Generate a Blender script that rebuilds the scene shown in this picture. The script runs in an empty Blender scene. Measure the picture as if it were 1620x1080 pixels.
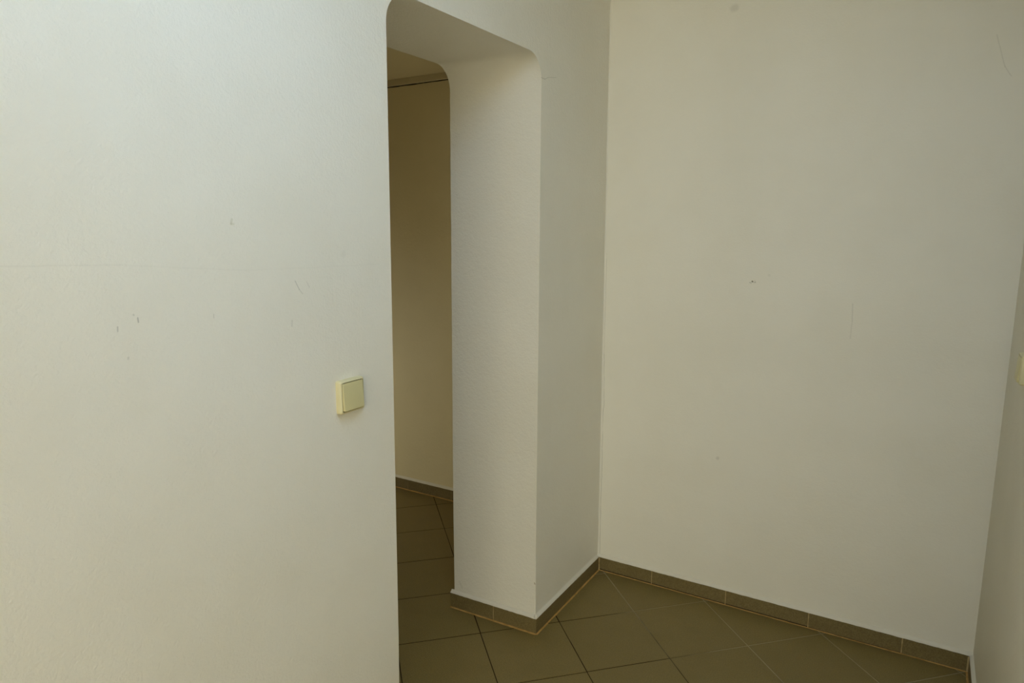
import bpy, bmesh, math, random
from mathutils import Vector, Matrix

random.seed(7)
SC = bpy.context.scene
COL = SC.collection
R = math.radians

# ------------------------------------------------------------------ dimensions (metres)
TILE = 1.0 / 3.0                 # floor tile edge, laid at 45 degrees to the walls
XR = 1.4979                      # inner face of wall_right (wall_left face is x = 0)
YEND = -6.20                     # inner face of wall_front, behind the camera
RE = -2.30                       # wall_right is a short stub: it ends here and the room widens
XW = 4.30                        # far side of the wide part of the room, behind the camera
CEIL = 2.80
ARCH_R, ARCH_L, ARCH_TOP = -0.6159, -1.4433, 2.2142   # opening in wall_left at floor level
LEAN_R, LEAN_L = 0.00986, 0.01233                     # the two jambs are a little out of plumb
WT = 0.3929                      # thickness of wall_left
JAMB_SKEW = -0.0116              # the jamb is not quite square to the wall
YT = 0.3098                      # inner face of the corridor's end wall
XC = -2.60                       # far side wall of the corridor
YC = -2.60                       # near end of the corridor
CCEIL = 2.436                    # corridor ceiling
SK_H, SK_D = 0.0669, 0.011       # skirting height and projection
GRID = (-0.1858, -0.7335)        # one tile corner

# ------------------------------------------------------------------ camera
cd = bpy.data.cameras.new('camera')
cd.sensor_width = 36.0
cd.lens = 24.0787
cd.clip_start = 0.02
cam = bpy.data.objects.new('camera', cd)
COL.objects.link(cam)
yaw, pitch, roll = R(-31.09535), R(9.56831), R(0.03462)
fw = Vector((math.sin(yaw) * math.cos(pitch), math.cos(yaw) * math.cos(pitch), -math.sin(pitch)))
rt = Vector((math.cos(yaw), -math.sin(yaw), 0.0))
up = rt.cross(fw)
rt2 = rt * math.cos(roll) + up * math.sin(roll)
up2 = up * math.cos(roll) - rt * math.sin(roll)
m = Matrix((rt2, up2, -fw)).transposed().to_4x4()
m.translation = (1.2297, -2.8355, 1.6195)
cam.matrix_world = m
SC.camera = cam

# ------------------------------------------------------------------ daylight and exposure
world = bpy.data.worlds.new('hazy_evening_sky')
SC.world = world
world.use_nodes = True
wn = world.node_tree.nodes
wn['Background'].inputs['Color'].default_value = (1.0, 0.905, 0.69, 1)
wn['Background'].inputs['Strength'].default_value = 8.5
SC.view_settings.view_transform = 'Standard'
SC.view_settings.look = 'None'
SC.view_settings.exposure = 0.0
SC.view_settings.gamma = 1.0
SC.view_settings.use_curve_mapping = False

WIN_X0, WIN_X1, WIN_Z0, WIN_Z1 = 0.70, 3.90, 0.80, 2.40     # invented window in wall_front, unseen behind the camera, lights the room
LOW_Y0, LOW_Y1, LOW_Z0, LOW_Z1 = -0.85, 0.05, 0.26, 0.78      # invented low window in the corridor's far side wall, unseen, brightens the corridor
# portals: only guide the sampling of the sky through the added windows, they give off no light themselves
def portal(loc, rot, sx, sy):
    pl = bpy.data.lights.new('window_portal', 'AREA')
    pl.shape = 'RECTANGLE'
    pl.size = sx
    pl.size_y = sy
    pl.cycles.is_portal = True
    po = bpy.data.objects.new('window_portal', pl)
    COL.objects.link(po)
    po.location = loc
    po.rotation_euler = rot
portal(((WIN_X0 + WIN_X1) / 2, YEND - 0.24, (WIN_Z0 + WIN_Z1) / 2), (R(90), 0, 0), WIN_X1 - WIN_X0, WIN_Z1 - WIN_Z0)       # looks along +Y
portal((XC - 0.145, (LOW_Y0 + LOW_Y1) / 2, (LOW_Z0 + LOW_Z1) / 2), (R(90), 0, R(-90)), LOW_Y1 - LOW_Y0, LOW_Z1 - LOW_Z0)   # looks along +X

# ------------------------------------------------------------------ node helpers
class NT:
    def __init__(self, name):
        self.mat = bpy.data.materials.new(name)
        self.mat.use_nodes = True
        self.t = self.mat.node_tree
        self.b = self.t.nodes['Principled BSDF']
        self._pos = None
    def new(self, typ, **kw):
        n = self.t.nodes.new(typ)
        for k, v in kw.items():
            setattr(n, k, v)
        return n
    def link(self, a, b):
        self.t.links.new(a, b)
    def pos(self):
        if self._pos is None:
            self._pos = self.new('ShaderNodeNewGeometry').outputs['Position']
        return self._pos
    def setin(self, sock, v):
        if isinstance(v, bpy.types.NodeSocket):
            self.link(v, sock)
        else:
            sock.default_value = v
    def math(self, op, a, b=0.0, c=0.0, clamp=False):
        n = self.new('ShaderNodeMath', operation=op, use_clamp=clamp)
        self.setin(n.inputs[0], a); self.setin(n.inputs[1], b); self.setin(n.inputs[2], c)
        return n.outputs[0]
    def vmath(self, op, a, b=(0, 0, 0), scale=None):
        n = self.new('ShaderNodeVectorMath', operation=op)
        self.setin(n.inputs[0], a); self.setin(n.inputs[1], b)
        if scale is not None:
            self.setin(n.inputs['Scale'], scale)
        return n.outputs['Value'] if op in ('DOT_PRODUCT', 'LENGTH', 'DISTANCE') else n.outputs[0]
    def noise(self, scale, detail=3.0, rough=0.55, vec=None, distortion=0.0):
        n = self.new('ShaderNodeTexNoise')
        n.inputs['Scale'].default_value = scale
        n.inputs['Detail'].default_value = detail
        n.inputs['Roughness'].default_value = rough
        n.inputs['Distortion'].default_value = distortion
        self.link(vec if vec is not None else self.pos(), n.inputs['Vector'])
        return n.outputs['Fac'], n.outputs['Color']
    def ramp(self, v, a, b, lo=0.0, hi=1.0, smooth=True):
        n = self.new('ShaderNodeMapRange')
        if smooth:
            n.interpolation_type = 'SMOOTHSTEP'
        self.setin(n.inputs['Value'], v)
        n.inputs['From Min'].default_value = a
        n.inputs['From Max'].default_value = b
        n.inputs['To Min'].default_value = lo
        n.inputs['To Max'].default_value = hi
        return n.outputs['Result']
    def mix(self, fac, a, b):
        n = self.new('ShaderNodeMix', data_type='RGBA')
        self.setin(n.inputs['Factor'], fac)
        self.setin(n.inputs['A'] if False else n.inputs[6], a)
        self.setin(n.inputs[7], b)
        return n.outputs[2]
    def bump(self, height, strength, dist, prev=None):
        n = self.new('ShaderNodeBump')
        n.inputs['Strength'].default_value = strength
        n.inputs['Distance'].default_value = dist
        self.link(height, n.inputs['Height'])
        if prev is not None:
            self.link(prev, n.inputs['Normal'])
        return n.outputs['Normal']
    def segment(self, A, B, w, soft, vec):
        """1 on the straight mark from A to B, fading out over soft."""
        A = Vector(A); B = Vector(B); ab = B - A
        l2 = max(ab.length_squared, 1e-9)
        ap = self.vmath('SUBTRACT', vec, tuple(A))
        h = self.math('DIVIDE', self.vmath('DOT_PRODUCT', ap, tuple(ab)), l2, clamp=True)
        d = self.vmath('DISTANCE', ap, self.vmath('SCALE', tuple(ab), scale=h))
        return self.ramp(d, w, w + soft, 1.0, 0.0)

def rgb(*c):
    return (c[0], c[1], c[2], 1.0)

WALL_RGB = (0.84, 0.80, 0.69)

def paint(name, base=WALL_RGB, marks=(), grain=1.0, warp=0.004, depth=1.0):
    """Roller-painted plaster with faint orange-peel, slow unevenness and its own scuffs and cracks.
    marks: (A, B, half width, softness, strength, colour)"""
    n = NT(name)
    n.b.inputs['Roughness'].default_value = 0.62
    n.b.inputs['Specular IOR Level'].default_value = 0.3
    blot, _ = n.noise(2.3, 4.0, 0.6)
    c = n.mix(n.ramp(blot, 0.35, 0.7), rgb(*base), rgb(base[0] * 0.968, base[1] * 0.964, base[2] * 0.952))
    if marks:
        _, nc = n.noise(14.0, 3.0, 0.6)
        off = n.vmath('SCALE', n.vmath('SUBTRACT', nc, (0.5, 0.5, 0.5)), scale=warp)
        pv = n.vmath('ADD', n.pos(), off)
        for A, B, w, soft, strength, colour in marks:
            f = n.math('MULTIPLY', n.segment(A, B, w, soft, pv), strength)
            c = n.mix(f, c, rgb(*colour))
    n.link(c, n.b.inputs['Base Color'])
    fine, _ = n.noise(150.0, 3.0, 0.6)
    mid, _ = n.noise(60.0, 2.0, 0.5)
    big, _ = n.noise(3.1, 2.0, 0.5)
    b = n.bump(big, 0.5, 0.010)
    b = n.bump(mid, 0.5 * grain, 0.0018 * depth, b)
    b = n.bump(fine, 0.75 * grain, 0.0012 * depth, b)
    n.link(b, n.b.inputs['Normal'])
    return n.mat

def tile_mat(name, c0, c1, c2, rough=0.5):
    n = NT(name)
    oi = n.new('ShaderNodeObjectInfo').outputs['Random']
    f1, _ = n.noise(230.0, 3.0, 0.75)
    f2, _ = n.noise(9.0, 4.0, 0.6)
    c = n.mix(n.ramp(f1, 0.38, 0.62), rgb(*(x * 0.92 for x in c0)), rgb(*(x * 1.04 for x in c1)))
    c = n.mix(n.math('MULTIPLY', n.ramp(f2, 0.40, 0.75), 0.35), c, rgb(*c2))
    c = n.mix(n.math('MULTIPLY', oi, 0.16), c, rgb(*c2))
    n.link(c, n.b.inputs['Base Color'])
    n.b.inputs['Roughness'].default_value = rough
    n.b.inputs['Specular IOR Level'].default_value = 0.35
    b = n.bump(f1, 0.25, 0.0004)
    n.link(b, n.b.inputs['Normal'])
    return n.mat

def grout_mat(name, light, dark, scale, lo, hi):
    n = NT(name)
    f, _ = n.noise(scale, 3.0, 0.6)
    n.link(n.mix(n.ramp(f, lo, hi), rgb(*dark), rgb(*light)), n.b.inputs['Base Color'])
    n.b.inputs['Roughness'].default_value = 0.9
    n.b.inputs['Specular IOR Level'].default_value = 0.1
    return n.mat

def floor_grout():
    # cement grout: still pale along the end wall, blackened by dirt where people walk to the passage
    n = NT('floor_grout')
    sep = n.new('ShaderNodeSeparateXYZ'); n.link(n.pos(), sep.inputs[0])
    f, _ = n.noise(5.0, 3.0, 0.6)
    d = n.math('ADD', sep.outputs['Y'], n.math('MULTIPLY', n.math('SUBTRACT', f, 0.5), 0.45))
    d = n.math('ADD', d, n.math('MULTIPLY', sep.outputs['X'], 0.42))
    # the corridor beyond the wall is dirty throughout
    inroom = n.ramp(sep.outputs['X'], -0.10, 0.05)
    fac = n.math('MULTIPLY', n.ramp(d, -0.36, 0.02), inroom)
    n.link(n.mix(fac, rgb(0.040, 0.026, 0.011), rgb(0.38, 0.325, 0.20)), n.b.inputs['Base Color'])
    n.b.inputs['Roughness'].default_value = 0.95
    n.b.inputs['Specular IOR Level'].default_value = 0.1
    return n.mat

def plain(name, c, rough=0.5, spec=0.4, var=0.0):
    n = NT(name)
    if var:
        f, _ = n.noise(30.0, 3.0)
        n.link(n.mix(f, rgb(*c), rgb(*(x * (1 - var) for x in c))), n.b.inputs['Base Color'])
    else:
        n.b.inputs['Base Color'].default_value = rgb(*c)
    n.b.inputs['Roughness'].default_value = rough
    n.b.inputs['Specular IOR Level'].default_value = spec
    return n.mat

GREY = (0.31, 0.28, 0.21)
DARK = (0.17, 0.145, 0.10)
MAT = {}
MAT['wall_left'] = paint('painted_plaster_arch_wall', depth=1.6, marks=[
    ((0, -2.3327, 1.5575), (0, -2.1472, 1.5507), .0002, .0022, 0.077, GREY),
    ((0, -2.1472, 1.5507), (0, -1.8825, 1.5261), .0002, .0022, 0.046, GREY),
    ((0, -1.8825, 1.5261), (0, -1.4706, 1.5202), .0002, .0025, 0.033, GREY),
    ((0, -2.1241, 1.4527), (0, -2.1236, 1.4445), .0004, .0018, 0.440, DARK),
    ((0, -2.1310, 1.4600), (0, -2.1305, 1.4590), .0006, .0020, 0.248, DARK),
    ((0, -2.1621, 1.4411), (0, -2.1629, 1.4332), .0004, .0018, 0.330, DARK),
    ((0, -2.1480, 1.3830), (0, -2.1485, 1.3800), .0006, .0020, 0.220, DARK),
    ((0, -1.7533, 1.4961), (0, -1.7430, 1.4760), .0004, .0018, 0.275, DARK),
    ((0, -1.7430, 1.4760), (0, -1.7330, 1.4650), .0004, .0018, 0.193, DARK),
    ((0, -1.7199, 1.4924), (0, -1.7112, 1.4785), .0003, .0016, 0.176, DARK),
    ((0, -1.7685, 1.4063), (0, -1.7694, 1.3933), .0007, .0022, 0.176, DARK),
    ((0, -1.9678, 1.4426), (0, -1.9683, 1.4362), .0004, .0018, 0.209, DARK),
    ((0, -1.5992, 1.5509), (0, -1.5985, 1.5505), .0050, .0060, 0.066, GREY),
    ((0, -1.9098, 1.6324), (0, -1.9120, 1.6234), .0010, .0030, 0.248, (.42, .38, .18)),
    ((0, -1.9120, 1.6234), (0, -1.9060, 1.6230), .0008, .0025, 0.220, (.42, .38, .18)),
    ((0, -0.6100, 2.1390), (0, -0.5700, 2.1375), .0002, .0018, .40, GREY),
    ((0, -0.5700, 2.1375), (0, -0.5450, 2.1480), .0002, .0018, .36, GREY),
    ((0, -0.5450, 2.1480), (0, -0.4820, 2.1590), .0002, .0018, .26, GREY),
    ((-0.0600, -0.600, 2.1420), (0.0, -0.600, 2.1380), .0002, .0016, .35, GREY),
    ((-0.0051, -0.6159, 0.2131), (-0.0020, -0.6159, 0.2080), .0018, .0025, .8, (.30, .22, .08)),
    ((-0.3645, -0.625, 0.1218), (-0.3517, -0.625, 0.0963), .0015, .005, .14, GREY),
    ((-0.16, -0.600, 2.02), (-0.10, -0.600, 1.2), .01, .10, .0, GREY),
])
MAT['wall_back'] = paint('painted_plaster_end_wall', grain=0.6, marks=[
    ((0.6381, 0, 1.4021), (0.6390, 0, 1.4018), .0022, .0022, .85, (.14, .12, .07)),
    ((0.6280, 0, 1.3975), (0.6340, 0, 1.3955), .0006, .0030, .45, GREY),
    ((0.6450, 0, 1.3985), (0.6500, 0, 1.3990), .0006, .0030, .40, GREY),
    ((0.6500, 0, 1.3990), (0.6470, 0, 1.4060), .0006, .0030, .25, GREY),
    ((0.5090, 0, 2.4418), (0.5180, 0, 2.4440), .0050, .0140, .20, GREY),
    ((1.0044, 0, 1.3349), (1.0075, 0, 1.2700), .0003, .0026, .22, GREY),
    ((1.0075, 0, 1.2700), (1.0057, 0, 1.2035), .0003, .0026, .16, GREY),
    ((0.5385, 0, 0.6470), (0.5400, 0, 0.6490), .0030, .0070, .22, GREY),
    ((0.7000, 0, 1.4300), (0.7020, 0, 1.4290), .0020, .0050, .10, GREY),
    ((1.3592, 0, 2.2330), (1.3910, 0, 2.1318), .0002, .0025, .20, GREY),
    ((1.3910, 0, 2.1318), (1.4109, 0, 2.1004), .0002, .0025, .20, GREY),
    ((0.0100, 0, 1.5000), (0.0085, 0, 1.0450), .0002, .0012, .35, DARK),
    ((0.0085, 0, 1.0450), (0.0140, 0, 0.8088), .0003, .0012, .50, DARK),
    ((0.0140, 0, 0.8088), (0.0100, 0, 0.7800), .0003, .0012, .55, DARK),
    ((0.0100, 0, 0.7800), (0.0105, 0, 0.5045), .0003, .0012, .55, DARK),
    ((0.0105, 0, 0.5045), (0.0090, 0, 0.3166), .0003, .0012, .60, DARK),
    ((0.0090, 0, 0.3166), (0.0095, 0, 0.0608), .0003, .0012, .60, DARK),
], warp=0.006)
MAT['wall'] = paint('painted_plaster', depth=1.5)
MAT['ceiling'] = paint('ceiling_paint', base=(0.82, 0.80, 0.74), grain=0.5)
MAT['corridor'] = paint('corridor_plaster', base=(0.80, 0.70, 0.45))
MAT['caulk'] = plain('white_caulk', (0.82, 0.78, 0.67), 0.6, 0.3, 0.04)
MAT['paint_bead'] = plain('painted_filler', (0.74, 0.695, 0.58), 0.7, 0.2, 0.08)
MAT['tile'] = tile_mat('olive_stoneware', (0.198, 0.142, 0.045), (0.226, 0.165, 0.054), (0.168, 0.120, 0.036), 0.48)
MAT['skirt'] = tile_mat('olive_stoneware_skirting', (0.170, 0.125, 0.046), (0.215, 0.162, 0.066), (0.135, 0.098, 0.034), 0.6)
MAT['floor_grout'] = floor_grout()
MAT['skirt_grout'] = grout_mat('skirting_grout', (0.50, 0.38, 0.19), (0.38, 0.27, 0.12), 40, 0.4, 0.6)
MAT['bead'] = grout_mat('ochre_floor_bead', (0.46, 0.27, 0.085), (0.33, 0.19, 0.055), 22, 0.35, 0.6)
MAT['cream'] = plain('cream_plastic', (0.70, 0.63, 0.375), 0.38, 0.45)
MAT['cream_rocker'] = plain('cream_plastic_rocker', (0.63, 0.56, 0.29), 0.33, 0.45)
MAT['gap'] = plain('switch_recess', (0.05, 0.04, 0.02), 0.8, 0.1)
MAT['cornice'] = plain('cornice_paint', (0.72, 0.63, 0.42), 0.7, 0.2, 0.1)
MAT['frame'] = plain('white_window_frame', (0.8, 0.8, 0.78), 0.35, 0.5)

def glass_mat():
    n = NT('window_glass')
    n.t.nodes.remove(n.b)
    out = n.t.nodes['Material Output']
    tr = n.new('ShaderNodeBsdfTransparent'); tr.inputs[0].default_value = (0.95, 0.97, 0.96, 1)
    gl = n.new('ShaderNodeBsdfGlossy'); gl.inputs['Roughness'].default_value = 0.0
    mx = n.new('ShaderNodeMixShader'); mx.inputs[0].default_value = 0.06
    n.link(tr.outputs[0], mx.inputs[1]); n.link(gl.outputs[0], mx.inputs[2]); n.link(mx.outputs[0], out.inputs['Surface'])
    return n.mat
MAT['glass'] = glass_mat()

# ------------------------------------------------------------------ mesh helpers
def link(name, me, mat, parent=None, loc=None):
    o = bpy.data.objects.new(name, me)
    if mat is not None and not me.materials:
        me.materials.append(mat)
    COL.objects.link(o)
    if parent is not None:
        o.parent = parent
    if loc is not None:
        o.location = loc
    return o

def finish(bm, name, smooth=True, angle=35):
    bmesh.ops.recalc_face_normals(bm, faces=bm.faces)
    me = bpy.data.meshes.new(name)
    bm.to_mesh(me); bm.free()
    if smooth:
        me.polygons.foreach_set('use_smooth', [True] * len(me.polygons))
        me.set_sharp_from_angle(angle=R(angle))
    me.update()
    return me

def box_bm(x0, x1, y0, y1, z0, z1, bev=0.0, seg=1):
    bm = bmesh.new()
    bmesh.ops.create_cube(bm, size=1.0)
    for v in bm.verts:
        v.co = ((x0 + x1) / 2 + v.co.x * (x1 - x0), (y0 + y1) / 2 + v.co.y * (y1 - y0), (z0 + z1) / 2 + v.co.z * (z1 - z0))
    if bev:
        bmesh.ops.bevel(bm, geom=bm.edges[:], offset=bev, segments=seg, affect='EDGES', profile=0.5)
    return bm

def box(name, mat, ext, parent=None, bev=0.0, seg=1):
    return link(name, finish(box_bm(*ext, bev, seg), name), mat, parent)

def structure(o, label, cat):
    o['kind'] = 'structure'
    o['label'] = label
    o['category'] = cat
    return o

def prism(name, mat, poly, axis, a, b, parent=None, smooth=True):
    """Extrude a 2-D polygon along axis (0 = x, 1 = y) from a to b; polygon is in the other two coordinates (…, z)."""
    bm = bmesh.new()
    def P(u, z, t):
        return (t, u, z) if axis == 0 else (u, t, z)
    v0 = [bm.verts.new(P(u, z, a)) for u, z in poly]
    v1 = [bm.verts.new(P(u, z, b)) for u, z in poly]
    bm.faces.new(v0); bm.faces.new(v1)
    n = len(poly)
    for i in range(n):
        bm.faces.new((v0[i], v0[(i + 1) % n], v1[(i + 1) % n], v1[i]))
    return link(name, finish(bm, name, smooth), mat, parent)

# ------------------------------------------------------------------ floor: screed with grout, every tile a piece of its own
floor = structure(box('floor', MAT['floor_grout'], (XC - 0.15, XW + 0.15, YEND - 0.25, YT + 0.15, -0.12, -0.0011)),
                  'dark olive stoneware tile floor laid diagonally, grout joints', 'floor')
Q = TILE / math.sqrt(2)
g = 0.0032
bm = bmesh.new()
h = TILE / 2 - g / 2
bmesh.ops.create_cube(bm, size=1.0)
for v in bm.verts:
    v.co = (v.co.x * 2 * h, v.co.y * 2 * h, -0.005 + v.co.z * 0.010)
bmesh.ops.bevel(bm, geom=[e for e in bm.edges if all(v.co.z > -0.001 for v in e.verts)], offset=0.0009, segments=2, affect='EDGES')
tile_me = finish(bm, 'tile')
tile_me.materials.append(MAT['tile'])
for i in range(-44, 45):
    for r in range(-44, 45):
        cx = GRID[0] + (i + r + 1) * Q
        cy = GRID[1] + (i - r) * Q
        # centre of the square between (i, r) and (i + 1, r + 1)
        inside = (-Q < cx < XR + Q * 0.95 and YEND - Q * 0.4 < cy < Q * 0.95) or (XR < cx < XW + Q * 0.4 and YEND - Q * 0.4 < cy < RE + Q * 0.4) or \
                 (XC - Q * 0.4 < cx < 0.1 and YC - Q * 0.4 < cy < YT + Q * 0.95)
        if not inside or (cx < -WT + Q and cy < YC - Q * .4):
            continue
        t = link('tile', tile_me, None, floor, (cx, cy, random.uniform(-0.0003, 0.0)))
        t.rotation_euler = (random.uniform(-1, 1) * 0.0006, random.uniform(-1, 1) * 0.0006, R(45) + random.choice((0, 1, 2, 3)) * R(90))

# ------------------------------------------------------------------ wall with the passage
def arc(cy, cz, r, a0, a1, n=14):
    return [(cy + r * math.cos(R(a0 + (a1 - a0) * k / n)), cz + r * math.sin(R(a0 + (a1 - a0) * k / n))) for k in range(n + 1)]

def opening(skew=0.0):
    r = 0.085
    yr = lambda z: ARCH_R + skew + LEAN_R * z
    yl = lambda z: ARCH_L + LEAN_L * z
    zt = ARCH_TOP
    pts = [(yl(0), 0.0)]
    for k in range(1, 5):
        z = (zt - r) * k / 5; pts.append((yl(z), z))
    zc = zt - r
    pts += [(p[0], p[1]) for p in arc(yl(zc) + r, zc, r, 180, 90)]
    pts += [(p[0], p[1]) for p in arc(yr(zc) - r, zc, r, 90, 0)]
    for k in range(4, 0, -1):
        z = (zt - r) * k / 5; pts.append((yr(z), z))
    pts.append((yr(0), 0.0))
    return pts

bm = bmesh.new()
front = opening(); back = opening(JAMB_SKEW)
def ring(pts, x):
    outer = [(YEND - 0.25, 0.0)] + pts + [(YT + 0.15, 0.0), (YT + 0.15, CEIL), (YEND - 0.25, CEIL)]
    return [bm.verts.new((x, y, z)) for y, z in outer]
va, vb = ring(front, 0.0), ring(back, -WT)
bm.faces.new(va); bm.faces.new(list(reversed(vb)))
n = len(va)
reveal_edges = []
for i in range(n):
    j = (i + 1) % n
    bm.faces.new((va[j], va[i], vb[i], vb[j]))
k0, k1 = 1, len(front)
bm.edges.ensure_lookup_table()
for e in bm.edges:
    for ringv in (va, vb):
        idx = [ringv.index(v) for v in e.verts if v in ringv]
        if len(idx) == 2 and abs(idx[0] - idx[1]) == 1 and min(idx) >= k0 and max(idx) <= k1:
            reveal_edges.append(e)
bmesh.ops.bevel(bm, geom=reveal_edges, offset=0.004, segments=3, affect='EDGES', clamp_overlap=True)
structure(link('wall_left', finish(bm, 'wall_left', True, 40), MAT['wall_left']),
          'white plaster wall pierced by a passage with rounded top corners', 'wall')

# ------------------------------------------------------------------ other walls and ceilings
wb = structure(box('wall_back', MAT['wall_back'], (0.0, XR, 0.0, 0.15, 0.0, CEIL)),
               'blank white end wall with a nail hole', 'wall')
structure(box('wall_right', MAT['wall'], (XR, XR + 0.15, RE, 0.15, 0.0, CEIL), bev=0.004, seg=2), 'short white side wall carrying a cream switch', 'wall')
structure(box('wall_return', MAT['wall'], (XR + 0.15, XW + 0.15, RE, RE + 0.15, 0.0, CEIL)), 'white wall where the room widens beyond the side wall', 'wall')
structure(box('wall_far_right', MAT['wall'], (XW, XW + 0.15, YEND - 0.25, RE, 0.0, CEIL)), 'white wall on the far side of the wide room', 'wall')
def holed(name, mat, rects):
    bm = bmesh.new()
    for ext in rects:
        b2 = box_bm(*ext); me = bpy.data.meshes.new('tmp'); b2.to_mesh(me); b2.free(); bm.from_mesh(me); bpy.data.meshes.remove(me)
    return link(name, finish(bm, name, False), mat)
structure(holed('wall_front', MAT['wall'], (
    (0.0, WIN_X0, YEND - 0.25, YEND, 0, CEIL), (WIN_X1, XW, YEND - 0.25, YEND, 0, CEIL),
    (WIN_X0, WIN_X1, YEND - 0.25, YEND, 0, WIN_Z0), (WIN_X0, WIN_X1, YEND - 0.25, YEND, WIN_Z1, CEIL))), 'white wall behind the camera, holding the added window', 'wall')
structure(box('ceiling', MAT['ceiling'], (-WT, XW + 0.15, YEND - 0.25, YT + 0.15, CEIL, CEIL + 0.12)), 'white ceiling of the room', 'ceiling')
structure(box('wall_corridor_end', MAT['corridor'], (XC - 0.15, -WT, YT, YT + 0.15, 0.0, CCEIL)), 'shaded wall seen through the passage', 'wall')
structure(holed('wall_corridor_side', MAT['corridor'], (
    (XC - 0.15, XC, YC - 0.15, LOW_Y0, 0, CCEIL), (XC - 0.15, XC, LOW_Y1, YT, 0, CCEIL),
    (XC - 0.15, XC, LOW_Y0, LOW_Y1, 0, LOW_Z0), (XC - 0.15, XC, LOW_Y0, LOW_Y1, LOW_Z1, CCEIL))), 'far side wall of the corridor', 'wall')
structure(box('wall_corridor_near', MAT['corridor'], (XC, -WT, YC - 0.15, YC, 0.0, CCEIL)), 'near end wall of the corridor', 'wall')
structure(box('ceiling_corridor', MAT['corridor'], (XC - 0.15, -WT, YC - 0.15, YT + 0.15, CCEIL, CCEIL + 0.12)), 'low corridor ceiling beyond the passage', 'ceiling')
# cornice strip under the corridor ceiling, with an open joint below it
tr1 = structure(box('trim_1', MAT['cornice'], (XC, -WT, YT - 0.012, YT - 0.0005, 2.4010, CCEIL - 0.0005), bev=0.0015),
                'flat cornice strip along the top of the corridor wall', 'trim')
bm = bmesh.new()
pr = None
xs = [XC + k * 0.02 for k in range(int((-WT - XC) / 0.02) + 1)]
for x in xs:
    w = 0.0022 + 0.0014 * random.random()
    zc = 2.3985 + random.uniform(-0.0008, 0.0008)
    v = [bm.verts.new((x, YT - 0.0012, zc - w)), bm.verts.new((x, YT - 0.0012, zc + w)),
         bm.verts.new((x, YT - 0.0002, zc + w)), bm.verts.new((x, YT - 0.0002, zc - w))]
    if pr:
        for k in range(4):
            bm.faces.new((pr[k], pr[(k + 1) % 4], v[(k + 1) % 4], v[k]))
    pr = v
link('open_joint', finish(bm, 'open_joint'), MAT['gap'], tr1)

# caulk fillet in the corner between the arch wall and the end wall (cracked along its edge)
bm = bmesh.new()
prof = [(0.0, 0.0)] + [(0.007 * (1 - math.sin(R(a))), -0.007 * (1 - math.cos(R(a)))) for a in range(0, 91, 15)]
rows = []
for k in range(0, 57):
    z = SK_H + (CEIL - SK_H) * k / 56
    s = 1 + 0.25 * math.sin(k * 1.7) * random.random()
    rows.append([bm.verts.new((px * s, py * s, z)) for px, py in prof])
for a, b in zip(rows, rows[1:]):
    for k in range(len(prof)):
        k2 = (k + 1) % len(prof)
        bm.faces.new((a[k], a[k2], b[k2], b[k]))
bm.faces.new(rows[0]); bm.faces.new(rows[-1])
link('corner_caulk', finish(bm, 'corner_caulk'), MAT['caulk'], wb)

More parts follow.
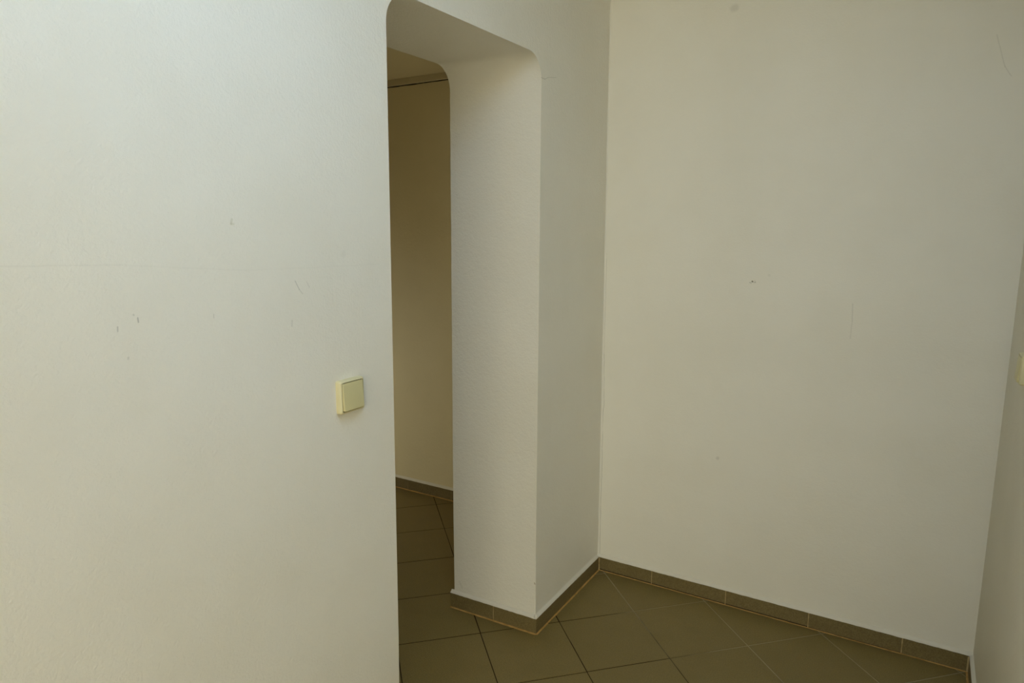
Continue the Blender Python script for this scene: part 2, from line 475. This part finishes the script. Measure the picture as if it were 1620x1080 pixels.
# ------------------------------------------------------------------ skirting
def skirting(name, label, origin, direction, normal, length, joints, lifts=None, ends=(0.0, 0.0), jg=0.0012, bead=1.0):
    """Row of skirting tiles from origin along direction; normal points into the room.
    joints: distances along the run where two tiles meet. ends: extra length to wrap outer corners."""
    d = Vector(direction).normalized(); nn = Vector(normal).normalized(); o0 = Vector(origin)
    def pt(s, dd, z):
        return o0 + d * s + nn * dd + Vector((0, 0, z))
    def bar(nm, mat, s0, s1, d0, d1, z0, z1, parent=None, bev=0.0):
        bm = bmesh.new()
        vs = [bm.verts.new(pt(s, dd, z)) for z in (z0, z1) for dd in (d0, d1) for s in (s0, s1)]
        for f in ((0, 1, 3, 2), (4, 5, 7, 6), (0, 1, 5, 4), (2, 3, 7, 6), (0, 2, 6, 4), (1, 3, 7, 5)):
            bm.faces.new([vs[k] for k in f])
        if bev:
            bmesh.ops.recalc_face_normals(bm, faces=bm.faces)
            bmesh.ops.bevel(bm, geom=bm.edges[:], offset=bev, segments=1, affect='EDGES')
        return link(nm, finish(bm, nm), mat, parent)
    s0, s1 = -ends[0], length + ends[1]
    root = structure(bar(name, MAT['skirt_grout'], s0 + 0.0015, s1 - 0.0015, 0.0, SK_D - 0.0012, 0.003, SK_H - 0.0015), label, 'baseboard')
    cuts = [s0] + list(joints) + [s1]
    for k in range(len(cuts) - 1):
        a = cuts[k] + (jg if k > 0 else 0.0); b = cuts[k + 1] - (jg if k < len(cuts) - 2 else 0.0)
        lz = lifts[k] if lifts else 0.0
        dz = random.uniform(-0.0008, 0.0005)
        bar('skirting_tile', MAT['skirt'], a, b, 0.0005, SK_D + random.uniform(-0.0003, 0.0004), 0.0022 + lz, SK_H + dz, root, 0.0006)
        if lz > 0.001:                     # the tile does not reach the floor: dark open joint under it
            bar('open_joint', MAT['gap'], a, b, 0.0008, SK_D - 0.0008, 0.0018, 0.0024 + lz, root)
    # painted filler on the top edge: irregular sloped bead
    bm = bmesh.new(); rows = []
    nseg = max(2, int((s1 - s0) / 0.012))
    for k in range(nseg + 1):
        s = s0 + (s1 - s0) * k / nseg
        drop = 0.0012 * random.random() ** 2
        hgt = 0.0105 + 0.0025 * random.random()
        rows.append([bm.verts.new(pt(s, 0.0002, SK_H + hgt)), bm.verts.new(pt(s, SK_D * 0.42, SK_H + 0.0058)),
                     bm.verts.new(pt(s, SK_D + 0.0006, SK_H + 0.0006)), bm.verts.new(pt(s, SK_D + 0.0007, SK_H - 0.0006 - drop)),
                     bm.verts.new(pt(s, 0.0002, SK_H - 0.0020))])
    for a, b in zip(rows, rows[1:]):
        for k in range(5):
            bm.faces.new((a[k], a[(k + 1) % 5], b[(k + 1) % 5], b[k]))
    bm.faces.new(rows[0]); bm.faces.new(rows[-1])
    link('paint_bead', finish(bm, 'paint_bead', True, 70), MAT['paint_bead'], root)
    # filler bead on the floor
    bm = bmesh.new(); rows = []
    for k in range(nseg + 1):
        s = s0 + (s1 - s0) * k / nseg
        w = (0.0052 + 0.0018 * random.random()) * bead; hh = (0.0034 + 0.0012 * random.random()) * bead
        rows.append([bm.verts.new(pt(s, SK_D - 0.0015, 0.0002)), bm.verts.new(pt(s, SK_D + w, 0.0003)),
                     bm.verts.new(pt(s, SK_D + w * 0.5, hh * 0.7)), bm.verts.new(pt(s, SK_D - 0.0015, hh))])
    for a, b in zip(rows, rows[1:]):
        for k in range(4):
            bm.faces.new((a[k], a[(k + 1) % 4], b[(k + 1) % 4], b[k]))
    bm.faces.new(rows[0]); bm.faces.new(rows[-1])
    link('floor_bead', finish(bm, 'floor_bead'), MAT['bead'], root)
    return root

T3 = TILE
# end wall: first cut tile, then whole tiles of one floor tile's length
skirting('baseboard_back', 'olive tile skirting along the foot of the end wall', (0, 0, 0), (1, 0, 0), (0, -1, 0), XR,
         [0.2727, 0.2727 + T3, 0.2727 + 2 * T3, 0.2727 + 3 * T3], lifts=[.0048, .0040, .0046, .0018, .0], jg=0.0017, bead=0.62)
# arch wall between the passage and the corner
skirting('baseboard_left', 'olive tile skirting between the passage jamb and the corner', (0, ARCH_R, 0), (0, 1, 0), (1, 0, 0), -ARCH_R,
         [0.297], ends=(SK_D, -SK_D - .004))
# jamb of the passage
jd = Vector((WT, -JAMB_SKEW, 0)); jl = jd.length; jd.normalize()
skirting('baseboard_jamb', 'olive tile skirting wrapping the jamb of the passage', (-WT, ARCH_R + JAMB_SKEW, 0), jd, (jd.y, -jd.x, 0), jl,
         [0.203], ends=(SK_D, SK_D - 0.0004))
skirting('baseboard_right', 'olive tile skirting along the narrow side wall', (XR, RE, 0), (0, 1, 0), (-1, 0, 0), -RE - SK_D - 0.004,
         [0.10 + k * T3 for k in range(0, 7)])
skirting('baseboard_front_left', 'olive tile skirting along the arch wall beside the camera', (0, YEND, 0), (0, 1, 0), (1, 0, 0), ARCH_L - YEND - 0.03,
         [0.2 + k * T3 for k in range(0, 14)])
skirting('baseboard_corridor_end', 'olive tile skirting on the wall beyond the passage', (XC, YT, 0), (1, 0, 0), (0, -1, 0), -WT - XC,
         [(-1.417 - XC) % T3 + k * T3 for k in range(0, 6)])

# grout in the two inner corners of the end wall's skirting
for x0, x1, nm in ((SK_D - .002, SK_D + .0042, 'corner_grout'), (XR - SK_D - .0050, XR - SK_D + .0010, 'corner_grout')):
    bm = box_bm(x0, x1, -SK_D - .0040, -SK_D + .002, .001, SK_H - .004, .0008)
    link(nm, finish(bm, nm), MAT['skirt_grout'], bpy.data.objects['baseboard_back'])

# ------------------------------------------------------------------ added windows, out of view, to light room and corridor
def make_window(name, label, u0, u1, z0, z1, plane, axis, out, panes):
    """Framed window; u runs along the wall, axis 0: wall in the x direction, axis 1: in y; out: direction (+1/-1) to the outside."""
    win = bpy.data.objects.new(name, None)
    mid = plane + out * 0.09
    win.location = ((u0 + u1) / 2, mid, z0) if axis == 0 else (mid, (u0 + u1) / 2, z0)
    COL.objects.link(win)
    structure(win, label, 'window')
    def part(nm, mat, a0, a1, d0, d1, c0, c1, bev=0.003):
        d0, d1 = sorted((plane + out * d0, plane + out * d1))
        ext = (a0, a1, d0, d1, c0, c1) if axis == 0 else (d0, d1, a0, a1, c0, c1)
        o = box(nm, mat, ext, None, bev)
        o.parent = win
        o.matrix_parent_inverse = Matrix.Translation(-Vector(win.location))
    f = 0.05
    part('jamb', MAT['frame'], u0, u0 + f, .06, .12, z0, z1)
    part('jamb', MAT['frame'], u1 - f, u1, .06, .12, z0, z1)
    part('rail', MAT['frame'], u0 + f, u1 - f, .06, .12, z0, z0 + f)
    part('rail', MAT['frame'], u0 + f, u1 - f, .06, .12, z1 - f, z1)
    step = (u1 - u0) / panes
    for k in range(1, panes):
        part('mullion', MAT['frame'], u0 + k * step - .03, u0 + k * step + .03, .06, .12, z0 + f, z1 - f)
    for k in range(panes):
        a0 = u0 + k * step + (f - .005 if k == 0 else .027); a1 = u0 + (k + 1) * step - (f - .005 if k == panes - 1 else .027)
        part('pane', MAT['glass'], a0, a1, .088, .092, z0 + f - .005, z1 - f + .005, 0)
    part('sill', MAT['frame'], u0 + .002, u1 - .002, -.03, .06, z0, z0 + .022, .004)

make_window('added_window_1', 'added wide white framed window, out of view, that lights the room', WIN_X0, WIN_X1, WIN_Z0, WIN_Z1, YEND, 0, -1, 3)
make_window('added_window_2', 'added low white framed window, out of view, that lights the corridor', LOW_Y0, LOW_Y1, LOW_Z0, LOW_Z1, XC, 1, -1, 1)

# ------------------------------------------------------------------ made-up ceiling luminaire, unseen over the camera, adds cool fill light
def added_ceiling_lamp(x, y, sx, sy):
    root = bpy.data.objects.new('added_ceiling_lamp', None)
    root.location = (x, y, CEIL)
    COL.objects.link(root)
    root['label'] = 'added flat white rectangular ceiling lamp, out of view, with a cool white diffuser'
    root['category'] = 'ceiling lamp'
    bm = box_bm(-sx / 2 - .02, sx / 2 + .02, -sy / 2 - .02, sy / 2 + .02, -.045, 0.0, .006, 2)
    link('housing', finish(bm, 'lamp_housing'), MAT['frame'], root)
    bm = box_bm(-sx / 2, sx / 2, -sy / 2, sy / 2, -.053, -.0455, .003, 2)
    n = NT('cool_white_diffuser')
    n.b.inputs['Base Color'].default_value = (0.9, 0.9, 0.9, 1)
    n.b.inputs['Emission Color'].default_value = (0.455, 0.67, 0.975, 1)
    n.b.inputs['Emission Strength'].default_value = 18.7
    link('diffuser', finish(bm, 'diffuser'), n.mat, root)
added_ceiling_lamp(0.95, -2.15, 0.9, 0.3)

# ------------------------------------------------------------------ light switches
def rrect(hw, hh, r, n=6):
    pts = []
    for cx, cy, a0 in ((hw - r, hh - r, 0), (-hw + r, hh - r, 90), (-hw + r, -hh + r, 180), (hw - r, -hh + r, 270)):
        for k in range(n + 1):
            a = R(a0 + 90 * k / n)
            pts.append((cx + r * math.cos(a), cy + r * math.sin(a)))
    return pts

def loft(layers, close_first=True, close_last=True):
    """layers: list of lists of 3-D points with equal counts"""
    bm = bmesh.new()
    vs = [[bm.verts.new(p) for p in L] for L in layers]
    for a, b in zip(vs, vs[1:]):
        n = len(a)
        for k in range(n):
            bm.faces.new((a[k], a[(k + 1) % n], b[(k + 1) % n], b[k]))
    if close_first: bm.faces.new(vs[0])
    if close_last: bm.faces.new(vs[-1])
    return bm

def make_switch(loc, rotz, label):
    """Surface-mounted rocker switch; local +x points out of the wall, local y runs along it."""
    root = bpy.data.objects.new('light_switch', None)
    root.location = loc
    root.rotation_euler = (0, 0, rotz)
    COL.objects.link(root)
    root['label'] = label
    root['category'] = 'light switch'
    root['group'] = 'cream rocker light switches'
    S = 0.0425                     # half width
    T = 0.0165                     # depth of the housing
    def L(hw, hh, r, x):
        return [(x, a, b) for a, b in rrect(hw, hh, r)]
    # housing: outer shell, soft front edge, rim, recess for the rocker
    bm = loft([L(S, S, .006, 0.0), L(S, S, .006, T - .006), L(S - .0012, S - .0012, .0055, T - .0022), L(S - .0034, S - .0034, .005, T),
               L(.0376, .0376, .005, T + .0002), L(.0372, .0372, .0045, T - .001), L(.0372, .0372, .0045, .006)])
    link('housing', finish(bm, 'housing', True, 50), MAT['cream'], root)
    bm = loft([L(.0370, .0370, .004, .0062), L(.0370, .0370, .004, .0110)])
    o = link('recess', finish(bm, 'recess'), MAT['gap'], root)
    # rocker: plate pressed in at the top, standing out at the bottom
    bm = loft([L(.0354, .0354, .0042, -.006), L(.0354, .0354, .0042, .0012), L(.0346, .0346, .004, .0022), L(.0328, .0328, .0035, .0026)])
    for v in bm.verts:                                    # slightly dished front
        if v.co.x > .001:
            v.co.x += 0.0006 * (v.co.z / .036) ** 2
    me = finish(bm, 'rocker', True, 50)
    rk = link('rocker', me, MAT['cream_rocker'], root)
    rk.location = (T + .0002, 0, 0)
    rk.rotation_euler = (0, R(-3.4), 0)
    return root

make_switch((0.0, -1.6010, 1.1975), 0.0, 'cream rocker light switch beside the passage opening')
make_switch((XR, -0.428, 1.2165), R(180), 'cream rocker light switch on the narrow side wall')
